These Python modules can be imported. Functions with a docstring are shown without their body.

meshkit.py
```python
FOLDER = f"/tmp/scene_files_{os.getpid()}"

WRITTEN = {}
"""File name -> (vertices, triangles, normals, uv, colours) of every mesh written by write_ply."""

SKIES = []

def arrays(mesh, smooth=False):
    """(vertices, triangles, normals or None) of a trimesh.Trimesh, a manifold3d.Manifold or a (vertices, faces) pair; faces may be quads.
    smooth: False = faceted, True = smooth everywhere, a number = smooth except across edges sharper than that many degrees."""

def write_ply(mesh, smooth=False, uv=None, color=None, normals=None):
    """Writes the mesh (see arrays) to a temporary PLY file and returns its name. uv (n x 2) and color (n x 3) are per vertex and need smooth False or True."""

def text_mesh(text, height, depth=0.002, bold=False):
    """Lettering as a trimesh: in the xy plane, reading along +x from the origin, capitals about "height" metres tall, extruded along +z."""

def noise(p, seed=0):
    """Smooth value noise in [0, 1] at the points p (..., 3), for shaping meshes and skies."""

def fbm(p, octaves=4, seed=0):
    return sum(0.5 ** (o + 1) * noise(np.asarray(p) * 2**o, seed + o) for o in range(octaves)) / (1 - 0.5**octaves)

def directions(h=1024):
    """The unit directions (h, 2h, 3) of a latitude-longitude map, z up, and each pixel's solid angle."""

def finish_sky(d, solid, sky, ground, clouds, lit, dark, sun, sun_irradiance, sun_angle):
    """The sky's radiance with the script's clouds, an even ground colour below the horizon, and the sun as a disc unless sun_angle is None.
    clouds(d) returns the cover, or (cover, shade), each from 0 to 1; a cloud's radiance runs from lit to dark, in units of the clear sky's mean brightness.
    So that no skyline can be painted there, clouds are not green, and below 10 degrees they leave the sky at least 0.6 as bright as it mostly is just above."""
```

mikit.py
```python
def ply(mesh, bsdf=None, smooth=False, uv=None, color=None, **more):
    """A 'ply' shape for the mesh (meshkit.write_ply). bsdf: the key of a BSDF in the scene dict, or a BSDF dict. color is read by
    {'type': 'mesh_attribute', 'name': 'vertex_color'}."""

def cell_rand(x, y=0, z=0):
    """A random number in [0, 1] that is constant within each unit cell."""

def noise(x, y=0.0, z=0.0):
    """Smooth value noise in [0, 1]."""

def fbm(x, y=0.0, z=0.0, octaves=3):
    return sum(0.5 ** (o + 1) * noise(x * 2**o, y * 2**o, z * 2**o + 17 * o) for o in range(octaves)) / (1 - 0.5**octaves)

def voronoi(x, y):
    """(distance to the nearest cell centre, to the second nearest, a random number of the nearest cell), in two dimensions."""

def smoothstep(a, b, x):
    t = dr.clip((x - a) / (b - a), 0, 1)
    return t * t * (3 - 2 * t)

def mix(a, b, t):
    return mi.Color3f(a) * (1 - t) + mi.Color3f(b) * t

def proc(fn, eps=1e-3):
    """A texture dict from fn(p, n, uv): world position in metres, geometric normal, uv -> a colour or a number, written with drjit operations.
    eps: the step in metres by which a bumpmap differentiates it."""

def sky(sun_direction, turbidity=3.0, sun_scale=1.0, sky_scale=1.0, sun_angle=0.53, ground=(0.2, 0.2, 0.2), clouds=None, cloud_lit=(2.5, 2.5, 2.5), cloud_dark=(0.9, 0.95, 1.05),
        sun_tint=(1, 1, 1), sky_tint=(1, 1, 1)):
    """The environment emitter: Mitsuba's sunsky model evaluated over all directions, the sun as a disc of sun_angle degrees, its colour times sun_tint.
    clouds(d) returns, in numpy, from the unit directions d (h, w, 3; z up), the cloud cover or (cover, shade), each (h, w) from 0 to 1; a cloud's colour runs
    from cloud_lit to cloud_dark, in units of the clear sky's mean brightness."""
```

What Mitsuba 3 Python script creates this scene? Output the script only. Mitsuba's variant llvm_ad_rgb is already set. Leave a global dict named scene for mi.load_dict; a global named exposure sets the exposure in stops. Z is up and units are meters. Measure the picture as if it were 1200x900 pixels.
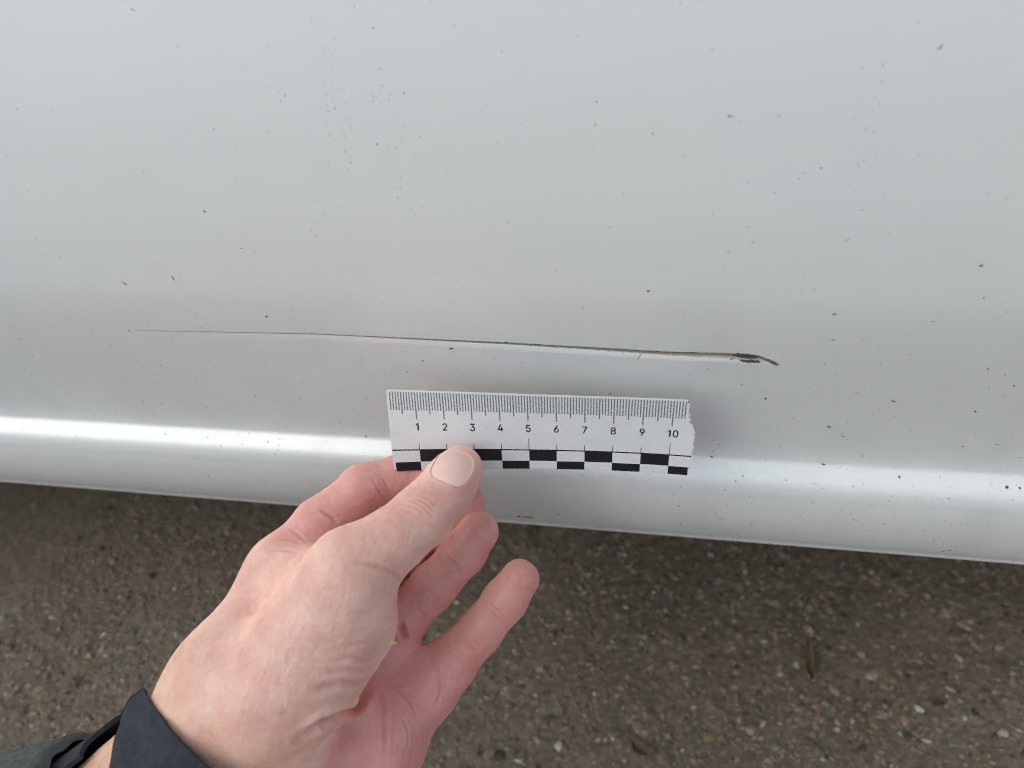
import math, numpy as np, trimesh, mitsuba as mi, drjit as dr, mikit, meshkit
from mikit import proc, noise, fbm, voronoi, smoothstep, mix, cell_rand
T = mi.ScalarTransform4f
rng = np.random.default_rng(7)
scene, labels = {}, {}


def V3(x, y, z):
    return np.array([x, y, z])


# ---------------------------------------------------------------- camera, sky, exposure
CAM = np.array([0.06663238, -0.21136026, 0.47366413])
RIGHT = np.array([0.97387764, 0.19515176, -0.11609533])
UP = np.array([-0.03246259, 0.62567033, 0.77941184])
FWD = np.array([-0.22474099, 0.75528302, -0.61566148])
scene['camera'] = {'type': 'thinlens', 'fov': 2 * math.degrees(math.atan(600 / 900)), 'fov_axis': 'x', 'near_clip': 0.02, 'far_clip': 300.0,
                   'aperture_radius': 0.0015, 'focus_distance': 0.283,
                   'to_world': T().look_at(origin=CAM.tolist(), target=(CAM + FWD).tolist(), up=UP.tolist())}


def overcast(d):
    return np.ones(d.shape[:2]), 0.25 + 0.3 * meshkit.fbm(d * [3, 3, 5] + 11.3, 4)


scene['sky'] = mikit.sky((-0.62, -0.55, 0.66), turbidity=3, sun_scale=0.26, sun_angle=50, sun_tint=(.78, .94, 1.16), clouds=overcast, cloud_lit=(1.40, 1.54, 1.76), cloud_dark=(0.90, 1.0, 1.16), ground=(.1, .1, .1))
exposure = 2.70


def thing(key, label, cat, group=None):
    labels[key] = {'label': label, 'category': cat}
    if group:
        labels[key]['group'] = group
    return key


# ---------------------------------------------------------------- materials
def paint_colour(p, n, uv):
    film = fbm(p.x * 9, p.y * 9, p.z * 6, 3)
    haze = fbm(p.x * 40, p.y * 40, p.z * 22, 3)
    grit = fbm(p.x * 700, p.y * 500, p.z * 900, 2)
    c = mix((.680, .706, .716), (.728, .742, .738), film)
    low = smoothstep(.37, .24, p.z)
    return c * (1 - .06 * low * smoothstep(.45, .75, haze)) * (1 - .05 * low * (grit - .5)) * (1 - .05 * low)


scene['silver_paint'] = {'type': 'twosided', 'bsdf': {'type': 'principled', 'base_color': proc(paint_colour), 'metallic': .15, 'roughness': .38, 'specular': .5}}
scene['dark_underseal'] = {'type': 'twosided', 'bsdf': {'type': 'diffuse', 'reflectance': {'type': 'rgb', 'value': [.03, .03, .03]}}}
VC = {'type': 'mesh_attribute', 'name': 'vertex_color'}
scene['speck'] = {'type': 'twosided', 'bsdf': {'type': 'diffuse', 'reflectance': VC}}
scene['scratch_and_shadow'] = {'type': 'twosided', 'bsdf': {'type': 'principled', 'base_color': VC, 'roughness': .6, 'specular': .3}}

# ---------------------------------------------------------------- the road
fine = np.arange(-.52, .5201, .0016)
out = .52 + np.cumsum(.003 * 1.35 ** np.arange(32))
gx = np.concatenate([-out[::-1], fine, out])
finey = np.arange(-.32, .4001, .0016)
gy = np.concatenate([-.32 - np.cumsum(.003 * 1.35 ** np.arange(32))[::-1], finey, .40 + np.cumsum(.003 * 1.35 ** np.arange(32))])
gy[0] = gx[0] = -120; gx[-1] = gy[-1] = 120
X, Y = np.meshgrid(gx, gy)


def road_height(x, y):
    p = np.stack([x, y, 0 * x], -1)
    h = .0016 * (meshkit.fbm(p * 90, 3, 3) - .5) + .0012 * (meshkit.noise(p * 420, 9) - .5) + .004 * (meshkit.fbm(p * 14, 2, 5) - .5)
    fade = np.clip(1.6 - np.maximum(np.abs(x), np.abs(y)) * 1.6, 0, 1)
    return h * fade


def grid_faces(nr, nc):
    i = (np.arange(nr - 1)[:, None] * nc + np.arange(nc - 1)[None]).ravel()
    return np.stack([i, i + 1, i + nc + 1, i + nc], 1)


def road_colour(p, n, uv):
    a = fbm(p.x * 60, p.y * 60, 3, 3)
    b = noise(p.x * 420, p.y * 420, 1)
    big = fbm(p.x * 7, p.y * 7, 8, 2)
    c = mix((.082, .067, .051), (.215, .176, .135), a * .5 + b * .5)
    return c * (.8 + .4 * big)


scene['asphalt'] = {'type': 'principled', 'base_color': proc(road_colour), 'roughness': .62, 'specular': .4}
v = np.stack([X.ravel(), Y.ravel(), road_height(X, Y).ravel()], 1)
scene['road'] = mikit.ply((v, grid_faces(len(gy), len(gx))), 'asphalt', True)
labels['road'] = {'label': 'dark brown-grey asphalt with worn exposed aggregate below the car sill', 'kind': 'structure'}

# aggregate: small broken stones set into the asphalt
ico = trimesh.creation.icosphere(subdivisions=1)
IV, IF = np.array(ico.vertices), np.array(ico.faces)
ico0 = trimesh.creation.icosahedron()
JV, JF = np.array(ico0.vertices), np.array(ico0.faces)


def stones(xs, ys, rs, cols, base=(JV, JF), sink=.35, seed=1):
    r = np.random.default_rng(seed)
    n, (bv, bf) = len(xs), base
    A = r.normal(size=(n, 3, 3)); Q = np.linalg.qr(A)[0]
    sc = np.stack([np.ones(n), r.uniform(.65, 1, n), r.uniform(.45, .8, n)], 1)
    jit = 1 + .22 * r.normal(size=(n, len(bv), 1))
    P = np.einsum('nij,nvj->nvi', Q, (bv[None] * jit) * sc[:, None]) * rs[:, None, None]
    P[..., 2] *= .7
    P += np.stack([xs, ys, road_height(xs, ys) - sink * rs * .6], 1)[:, None]
    V = P.reshape(-1, 3); F = (bf[None] + (np.arange(n) * len(bv))[:, None, None]).reshape(-1, 3)
    C = np.repeat(cols, len(bv), 0)
    return V, F, C


N = 46000
sx, sy = rng.uniform(-.45, .42, N), rng.uniform(-.06, .36, N)
sr = np.clip(rng.lognormal(math.log(.00140), .47, N), .0006, .0046)
pal = np.array([[.145, .125, .102], [.105, .091, .075], [.18, .160, .135], [.112, .112, .108], [.155, .115, .080], [.23, .215, .19], [.120, .088, .064], [.30, .29, .27], [.19, .14, .09], [.055, .049, .043]])
pi = rng.choice(len(pal), N, p=[.26, .20, .13, .11, .08, .05, .04, .008, .012, .11])
sc_ = pal[pi] * rng.uniform(.74, 1.22, (N, 1)) * np.array([1.34, 1.23, 1.10])
V_, F_, C_ = stones(sx, sy, sr, sc_)
scene['stone'] = {'type': 'principled', 'base_color': VC, 'roughness': .55, 'specular': .4}
scene['road__aggregate'] = mikit.ply((V_, F_), 'stone', False, color=C_)
labels['road__aggregate'] = {'label': 'small brown and grey chippings bedded in the asphalt', 'kind': 'stuff'}


PEB = [((0.08664, 0.1743), 5.5, 'w'), ((0.11148, 0.16112), 4.4, 'w'), ((0.19806, 0.17045), 4.8, 'w'), ((0.14885, 0.16976), 4, 'g'), ((0.22407, 0.17476), 4.5, 'o'), ((0.01721, 0.15016), 3.5, 'g'), ((0.15271, 0.13482), 4, 'g'), ((0.15721, 0.14099), 4, 'g'),
       ((0.18279, 0.12466), 4, 'w'), ((0.20218, 0.11009), 4, 'g'), ((0.21605, 0.08632), 5, 'b'), ((0.23746, 0.08222), 5, 'o'), ((0.20994, 0.0668), 7, 'w'), ((0.23445, 0.06469), 4.5, 'w'), ((0.1809, 0.06678), 4.5, 'w'), ((0.16091, 0.04813), 4.5, 'w'),
       ((0.05729, 0.0433), 6, 'g'), ((0.01302, 0.05195), 4, 'w'), ((-0.00563, 0.01462), 7, 'w'), ((-0.02812, 0.00127), 6, 'w'), ((-0.02171, 0.10026), 4.5, 'y'), ((0.11511, 0.05454), 7, 'b'), ((0.12096, 0.07874), 5, 'o'), ((0.10141, 0.08675), 4.5, 'o'),
       ((-0.35739, -0.00804), 5, 'y'), ((-0.51939, 0.16802), 5, 'g'), ((-0.44662, 0.13483), 6, 'o'), ((-0.50162, 0.12547), 6, 'o'), ((-0.39278, 0.13929), 5, 'g'), ((-0.40177, 0.05032), 6, 'y'), ((-0.36179, 0.05063), 5.5, 'w'), ((-0.45677, 0.05385), 6, 'g'), ((-0.32791, 0.09691), 4.5, 'w'),
       ((-0.3311, 0.1654), 5, 'g'), ((-0.51842, 0.16917), 4, 'w'), ((-0.4039, 0.09688), 4, 'o'), ((-0.32888, 0.00347), 6, 'g'), ((0.1492, 0.03333), 6, 'b'), ((0.13098, 0.1789), 4, 'g'), ((0.26023, 0.15555), 5, 'b')]
PC = {'w': (.42, .41, .39), 'g': (.22, .21, .20), 'o': (.22, .13, .075), 'b': (.12, .13, .135), 'y': (.27, .21, .13)}
for i, ((gx_, gy_), r, c) in enumerate(PEB):
    V_, F_, C_ = stones(np.array([gx_]), np.array([gy_]), np.array([r * .00044]), np.array([PC[c]]), (IV, IF), sink=.0, seed=100 + i)
    scene['road__stone' + ('_%03d' % i if i else '')] = mikit.ply((V_, F_), 'stone', True, color=C_)

# ---------------------------------------------------------------- the car
Z0 = .27


def zoff(x):      # the sill falls slightly towards the right
    return Z0 - .009 * (x + .22)


PZ = np.array([-.0757, -.0750, -.0738, -.0722, -.070, -.064, -.056, -.046, -.036, -.028, -.0235, -.020, -.0170, -.0152, -.0139, -.0127, -.0112, -.0085, -.003, .012, .03, .05, .062, .072, .09, .12, .17, .3, .45, .62])
PY = np.array([.0286, .0270, .0263, .0262, .0240, .0194, .0146, .0104, .0080, .0072, .0072, .0077, .0090, .0108, .0124, .0137, .0145, .0145, .0137, .0110, .0072, .0030, .0010, .0000, .0000, .0016, .0072, .027, .054, .092])
from scipy.interpolate import CubicSpline, PchipInterpolator
PROF = PchipInterpolator(PZ, PY)
zz_ = np.linspace(PZ[0], PZ[-1], 6000)
from scipy.ndimage import gaussian_filter1d
_ps = PROF(zz_)
_k = np.clip((zz_ - .01) / .03, 0, 1)
PYS = gaussian_filter1d(_ps, 6, mode='nearest') * (1 - _k) + gaussian_filter1d(_ps, 34, mode='nearest') * _k


def zscr(x):      # height of the scratch (relative to the ledge) along the car
    return np.interp(x, SCR[:, 0], SCR[:, 1])


def dent(x):      # how far the metal is pushed in along the scratch
    s = np.clip((x - SCR[0, 0]) / (SCR[-2, 0] - SCR[0, 0]), 0, 1)
    return .0008 * s ** 1.2 * (1 - smooth01((x - SCR[-4, 0]) / (SCR[-1, 0] - SCR[-4, 0]))) * (x > SCR[0, 0])


def smooth01(t):
    t = np.clip(t, 0, 1)
    return t * t * (3 - 2 * t)


def panel_y(x, z, with_dent=True):
    y = np.interp(z, zz_, PYS)
    if with_dent:
        h = z - zscr(x)
        A = dent(x)
        up, dn = np.exp(-np.maximum(h, 0) / .017), np.exp(-np.maximum(-h, 0) / .010)
        st = np.clip((h + .0014) / .0042 + .5, 0, 1); st = st * st * (3 - 2 * st)
        y = y + A * (st * up - .45 * (1 - st) * dn)
    return y


SCR = np.array([[-.5, .04], [.5, .04]])
SCR = np.array([(-0.151432, 0.050632), (-0.1131, 0.051003), (-0.069902, 0.051376), (-0.033104, 0.050279), (0.004979, 0.04914), (0.035161, 0.047806), (0.058428, 0.046689), (0.078143, 0.046526),
                (0.089167, 0.045989), (0.093406, 0.044299), (0.096579, 0.042543)])

cx = np.concatenate([-1.9 + np.linspace(0, 1.5, 40)[:-1], np.arange(-.4, .4001, .0018), .4 + np.linspace(0, 1.5, 40)[1:]])
cz = np.concatenate([np.arange(-.0757, .025, .0005), np.arange(.025, .062, .0003), np.arange(.062, .19, .001), np.linspace(.19, .62, 60)])
CX, CZ = np.meshgrid(cx, cz)
v = np.stack([CX, panel_y(CX, CZ), CZ + zoff(CX)], -1).reshape(-1, 3)
car = thing('car', 'silver car close up, its lower door and sill scratched and flecked with dirt', 'car')
scene['car__side_panel'] = mikit.ply((v, grid_faces(len(cz), len(cx))), 'silver_paint', True)


def sweep(pts, mat, key, x0=-1.9, x1=1.9, smooth=30):
    pts = np.array(pts)
    V = np.concatenate([np.c_[np.full(len(pts), x), pts + [0, zoff(x) - Z0]] for x in (x0, x1)])
    n = len(pts)
    i = np.arange(n - 1)
    scene[key] = mikit.ply(trimesh.Trimesh(V, trimesh.Trimesh(V, np.r_[np.c_[i, i + 1, i + 1 + n], np.c_[i, i + 1 + n, i + n]], process=False).faces, process=False), mat, smooth)


yb = float(np.interp(-.0757, zz_, PYS))
sweep([(yb, Z0 - .0758), (yb + .0003, Z0 - .0770), (yb + .0012, Z0 - .0777), (yb + .0030, Z0 - .0773), (yb + .012, Z0 - .0715)], 'silver_paint', 'car__hem_flange')
sweep([(yb + .012, Z0 - .071), (.07, Z0 - .055), (.075, Z0 - .03), (.4, Z0 - .03), (1.6, Z0 - .03), (1.62, Z0 + .1), (1.62, Z0 + .62)], 'dark_underseal', 'car__underbody')
sweep([(.06, Z0 + .62), (.10, Z0 + .72), (.30, Z0 + 1.1), (.4, Z0 + 1.16), (1.3, Z0 + 1.16), (1.62, Z0 + .62)], 'silver_paint', 'car__roof')

# ---------------------------------------------------------------- the ruler
RO = np.array([-0.037714, -0.016426, 0.309989])                 # the zero corner, the directions along and across the card, its normal
eu = np.array([0.993434, 0.093545, -0.065870])
ev = np.array([-0.039501, -0.259893, -0.964829])
en = np.array([0.107374, -0.961096, 0.254491])
RH = .0330
_u = np.linspace(-.003, .115, 800)
_th = 0.13155 * (_u / .1) + -0.30162 * (_u / .1) ** 2 + 0.20549 * (_u / .1) ** 3            # the card is slightly bowed and twisted
_ph = -0.46924 * (_u / .1) + 0.27618 * (_u / .1) ** 2
_cx, _ch = np.cumsum(np.cos(_th)) * (_u[1] - _u[0]), np.cumsum(np.sin(_th)) * (_u[1] - _u[0])
_cx -= np.interp(0, _u, _cx); _ch -= np.interp(0, _u, _ch)


def ruler_pt(u, v, n=0.0):
    u, v = np.asarray(u, float), np.asarray(v, float)
    th, ph = np.interp(u, _u, _th), np.interp(u, _u, _ph)
    nrm = np.cos(th)[..., None] * en - np.sin(th)[..., None] * eu
    return (RO + np.interp(u, _u, _cx)[..., None] * eu + np.interp(u, _u, _ch)[..., None] * en + (v * np.cos(ph))[..., None] * ev + (v * np.sin(ph))[..., None] * en
            + np.asarray(n)[..., None] * nrm)


EDGE = np.array([(0, .1046), (.0005, .1050), (.0012, .10535), (.0032, .1052), (.0055, .1057), (.0078, .1063), (.0094, .1069), (.0120, .1073), (.0141, .10815), (.0185, .1080), (.0234, .1079), (.0278, .1079),
                 (.0305, .1075), (.0322, .1073), (.0330, .1067)])
vv = np.unique(np.concatenate([np.linspace(0, RH, 34), EDGE[:, 0]]))
tt = np.linspace(0, 1, 110)
uR = np.interp(vv, EDGE[:, 0], EDGE[:, 1]) + np.where((vv > .0008) & (vv < .028), .00034, .00010) * rng.normal(size=len(vv))
uL = np.clip(vv - (RH - .0012), 0, 1) * .9 + np.clip(.0006 - vv, 0, 1) * .6
U = uL[:, None] + tt[None] * (uR - uL)[:, None]
Vv = np.repeat(vv[:, None], len(tt), 1)
ck = np.linspace(0, 1, 110)
nr, nc = U.shape
top, bot = ruler_pt(U.ravel(), Vv.ravel()), ruler_pt(U.ravel(), Vv.ravel(), -.0007)
rim = np.concatenate([np.arange(nc), np.arange(1, nr) * nc + nc - 1, (nr - 1) * nc + np.arange(nc - 2, -1, -1), np.arange(nr - 2, 0, -1) * nc])
q = grid_faces(nr, nc)
rn = np.roll(rim, -1)
F = np.concatenate([q[:, [0, 3, 2, 1]], q + nr * nc, np.stack([rim, rn, rn + nr * nc, rim + nr * nc], 1)])
F = np.vstack([F[:, [0, 1, 2]], F[:, [0, 2, 3]]])
card = trimesh.Trimesh(np.vstack([top, bot]), F, process=False)


def card_colour(p, n, uv):
    a = fbm(p.x * 120, p.y * 120, p.z * 120, 3)
    s = smoothstep(.68, .8, fbm(p.x * 300, p.y * 200, p.z * 300, 2))
    return mix((.59, .61, .625), (.67, .68, .68), a) * (1 - .05 * s)


scene['white_card'] = {'type': 'twosided', 'bsdf': {'type': 'principled', 'base_color': proc(card_colour), 'roughness': .45, 'specular': .4}}
scene['black_print'] = {'type': 'twosided', 'bsdf': {'type': 'principled', 'base_color': {'type': 'rgb', 'value': [.012, .012, .016]}, 'roughness': .5, 'specular': .3}}
thing('ruler', 'short white plastic ruler with black checker border and torn right end, held against the car', 'ruler')
scene['ruler__card'] = mikit.ply(card, 'white_card', 35)


def strip(u0, u1, v0, v1, n=.00006):
    k = max(2, int(math.ceil((u1 - u0) / .0015)) + 1)
    us = np.linspace(u0, u1, k)
    P = np.concatenate([ruler_pt(us, np.full(k, v0), n), ruler_pt(us, np.full(k, v1), n)])
    i = np.arange(k - 1)
    return P, np.stack([i, i + k, i + k + 1, i + 1], 1)


def joined(parts):
    Vs, Fs, o = [], [], 0
    for V, F in parts:
        Vs.append(V); Fs.append(F + o); o += len(V)
    return np.concatenate(Vs), np.concatenate(Fs)


ticks = []
for k in range(1, 106):
    u = .0002 + k * .001
    cm, half = k % 10 == 0, k % 5 == 0
    if u > np.interp(.004, EDGE[:, 0], EDGE[:, 1]) - .0003 or u > np.interp(.0, EDGE[:, 0], EDGE[:, 1]) - .0003:
        continue
    wd = .00025 if half else .00022
    ticks.append(strip(u - wd, u + wd, .0004, .0112 if cm else (.0093 if half else .0077)))
for k in range(1, 11):
    u = .0002 + k * .01
    ticks.append(strip(u - .00018, u + .00018, .0190 if k % 5 == 0 else .0215, .0240))
for k in range(1, 107):
    u = .0002 + k * .001
    if k % 10 and ((k // 10) % 2 == 1):
        ticks.append(strip(u - .0001, u + .0001, RH - (.0009 if k % 5 == 0 else .0004), RH - .00005))
scene['grey_print'] = {'type': 'twosided', 'bsdf': {'type': 'diffuse', 'reflectance': {'type': 'rgb', 'value': [.165, .180, .195]}}}
scene['ruler__tick_marks'] = mikit.ply(joined(ticks), 'grey_print', False)
labels['ruler__tick_marks'] = {'label': 'fine black millimetre and centimetre tick lines', 'kind': 'stuff'}
frag = []  # black slivers on the torn end: nicks, and shadow painted at the top corner
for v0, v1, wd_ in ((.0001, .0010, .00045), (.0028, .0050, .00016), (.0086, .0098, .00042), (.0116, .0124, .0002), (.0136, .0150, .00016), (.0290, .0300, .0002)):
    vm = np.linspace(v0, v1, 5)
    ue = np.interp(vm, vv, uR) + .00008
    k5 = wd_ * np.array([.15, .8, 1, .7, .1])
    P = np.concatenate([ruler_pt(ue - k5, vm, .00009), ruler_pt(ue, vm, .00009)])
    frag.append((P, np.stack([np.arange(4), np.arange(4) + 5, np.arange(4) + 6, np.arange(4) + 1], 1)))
scene['ruler__edge_nicks_and_shadow'] = mikit.ply(joined(frag), 'black_print', False)
labels['ruler__edge_nicks_and_shadow'] = {'label': 'dark broken nicks and painted corner shadow along the torn right end'}
scene['ruler__border_line'] = mikit.ply(strip(.0002, .1077, .02385, .02440), 'black_print', False)
nsq = 0
for k in range(11):
    u0, u1 = .0002 + k * .01, min(.0002 + k * .01 + .01, .1074)
    v0, v1 = (.0243, .02915) if k % 2 else (.02925, RH - .00003)
    s_ = strip(u0 + (.0008 if k == 0 else 0), u1 - (.0003 if k == 10 else 0), v0, v1, .00007)
    scene['ruler__checker_square' + ('_%03d' % nsq if nsq else '')] = mikit.ply(s_, 'black_print', False)
    nsq += 1
def numeral(k):
    """The figures as flat print: (points, triangles), centred across, standing on v = 0."""
    Vs, Fs, o, x = [], [], 0, 0.0
    for ch in str(k):
        if ch == '1':
            poly = np.array([(.00070, 0), (.00128, 0), (.00128, .0030), (.00086, .0030), (.00024, .00250), (.00024, .00200), (.00070, .00235)])
            V, F = np.c_[poly, np.zeros(7)], np.array([(0, 1, 6), (1, 2, 6), (2, 3, 6), (3, 4, 6), (4, 5, 6)])
            adv = .00175
        else:
            m = meshkit.text_mesh(ch, .0030, .00002, bold=True)
            V, F = np.array(m.vertices), np.array(m.faces)
            V[:, 0] += .0002 - V[:, 0].min()
            adv = V[:, 0].max() + .0002
            V[:, 0] *= .86; adv *= .9
        Vs.append(V + [x, 0, 0]); Fs.append(F + o); o += len(V); x += adv
    V = np.concatenate(Vs)
    V[:, 0] -= (V[:, 0].min() + V[:, 0].max()) / 2
    return V, np.concatenate(Fs)


for k in range(1, 11):
    V, F = numeral(k)
    P = ruler_pt(.0002 + k * .01 + V[:, 0] + (.0006 if k == 10 else 0), .01590 - V[:, 1], V[:, 2] + .00005)
    scene['ruler__numeral' + ('_%03d' % (k - 1) if k > 1 else '')] = mikit.ply((P, F), 'black_print', False)

# ---------------------------------------------------------------- the scratch: bared paint layers lying in the dent, with a painted shadow line
def panel_at(x, z, lift=0.0):
    e = 2e-4
    y = panel_y(x, z)
    ny = np.stack([panel_y(x + e, z) - panel_y(x - e, z), np.full_like(x, -2 * e), panel_y(x, z + e) - panel_y(x, z - e)], -1)
    ny /= np.linalg.norm(ny, axis=-1, keepdims=True)
    return np.stack([x, y, z + zoff(x)], -1) + lift * ny


def band(key, x0, x1, top, bot, col, lift, label=None, seed=0, nx=900, rag=1.0, streak=.25, mat='scratch_and_shadow'):
    """A strip of worn paint or painted shadow on the panel between two heights above the scratch line, functions of 0..1 along it."""
    x = np.linspace(x0, x1, nx); f = np.linspace(0, 1, nx)
    rg = lambda k: rag * .00016 * (meshkit.fbm(np.stack([x * 900, 0 * x, 0 * x + k], -1), 3, seed + k) - .5) * np.minimum(1, np.minimum(f, 1 - f) * 25)
    zt, zb = zscr(x) + top(f) + rg(1), zscr(x) + bot(f) + rg(2)
    zb = np.minimum(zb, zt - .00001)
    k = np.linspace(0, 1, 5)
    X, Z = np.repeat(x[None], 5, 0), zt[None] * (1 - k[:, None]) + zb[None] * k[:, None]
    P = panel_at(X, Z, lift).reshape(-1, 3)
    n_ = meshkit.fbm(np.stack([X * 350, Z * 2500, 0 * X], -1), 3, seed + 7)[..., None]
    n2 = meshkit.fbm(np.stack([X * 60, Z * 3000, 0 * X + 5], -1), 2, seed + 9)[..., None]
    C = np.array(col) * (1 + 2 * streak * (n_ - .5) + 1.5 * streak * (n2 - .5))
    scene[key] = mikit.ply((P, grid_faces(5, nx)), mat, True, color=np.clip(C, .01, .9).reshape(-1, 3))
    if label:
        labels[key] = {'label': label}


sx0, sx1 = SCR[0, 0], SCR[-1, 0]
I_ = np.interp
band('car__scratch_groove', -0.14952, 0.08145, lambda f: I_(f, [0, .1, .4, .8, 1], [.00002, .00006, .00014, .00030, .00045]), lambda f: -I_(f, [0, .1, .4, .8, 1], [.00002, .00006, .00022, .00066, .00085]),
     (.23, .195, .15), .00012, 'long dark brown scratch groove thinning out to the left', 1)
band('car__scratch_shadow_line', -0.04983, 0.08145, lambda f: I_(f, [0, .1, .4, .8, 1], [.00004, .0001, .00018, .00036, .00052]), lambda f: I_(f, [0, .1, .4, .8, 1], [0, .00004, .00004, .00014, .00024]),
     (.070, .058, .047), .00016, None, 3, nx=900, rag=1.8, streak=.6)  # shadow under the upper lip of the scratch, painted as a dark strip
band('car__scratch_primer', -0.09870, 0.09542, lambda f: -I_(f, [0, .3, .7, 1], [.00010, .00014, .00040, .0002]), lambda f: -I_(f, [0, .3, .6, .8, .95, 1], [.00010, .00020, .00065, .0012, .0017, .0004]),
     (.43, .41, .35), .00009, 'pale beige primer bared along the lower edge of the scratch', 5, rag=3.4)
band('car__scratch_gouge', 0.08035, 0.08917, lambda f: I_(f, [0, .2, .8, 1], [.0004, .0010, .0010, .0003]), lambda f: -I_(f, [0, .15, .5, .9, 1], [.0001, .0005, .0011, .0008, .0002]), (.055, .060, .075), .0002,
     'dark blue-grey gouge at the right end of the scratch', 9, nx=200, rag=4.5, streak=.7)
band('car__scratch_tail', 0.08806, 0.09571, lambda f: I_(f, [0, .5, .85, 1], [.0008, .0006, .0003, -.0001]), lambda f: -I_(f, [0, .5, .8, 1], [.0002, .0006, .0012, .0005]), (.16, .125, .09), .0002,
     'brown hooked tip of the scratch', 12, nx=200, rag=2.0, streak=.5)
band('car__chip', 0.08283, 0.08973, lambda f: -.0017 + .0004 * np.sin(f * np.pi), lambda f: -.0018 - .0008 * np.sin(f * np.pi) ** .7, (.06, .065, .07), .00015, 'dark paint chip just under the gouge', 15, nx=120, rag=4.5, streak=.5)
band('car__chip_001', 0.07980, 0.08117, lambda f: -.0019 + .001 * f, lambda f: -.0023 + .001 * f, (.10, .09, .08), .00015, None, 18, nx=60)
band('car__chip_002', 0.04883, 0.05028, lambda f: -.0034 + .0026 * f, lambda f: -.0038 + .0026 * f, (.10, .095, .09), .00015, None, 20, nx=60)


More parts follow.
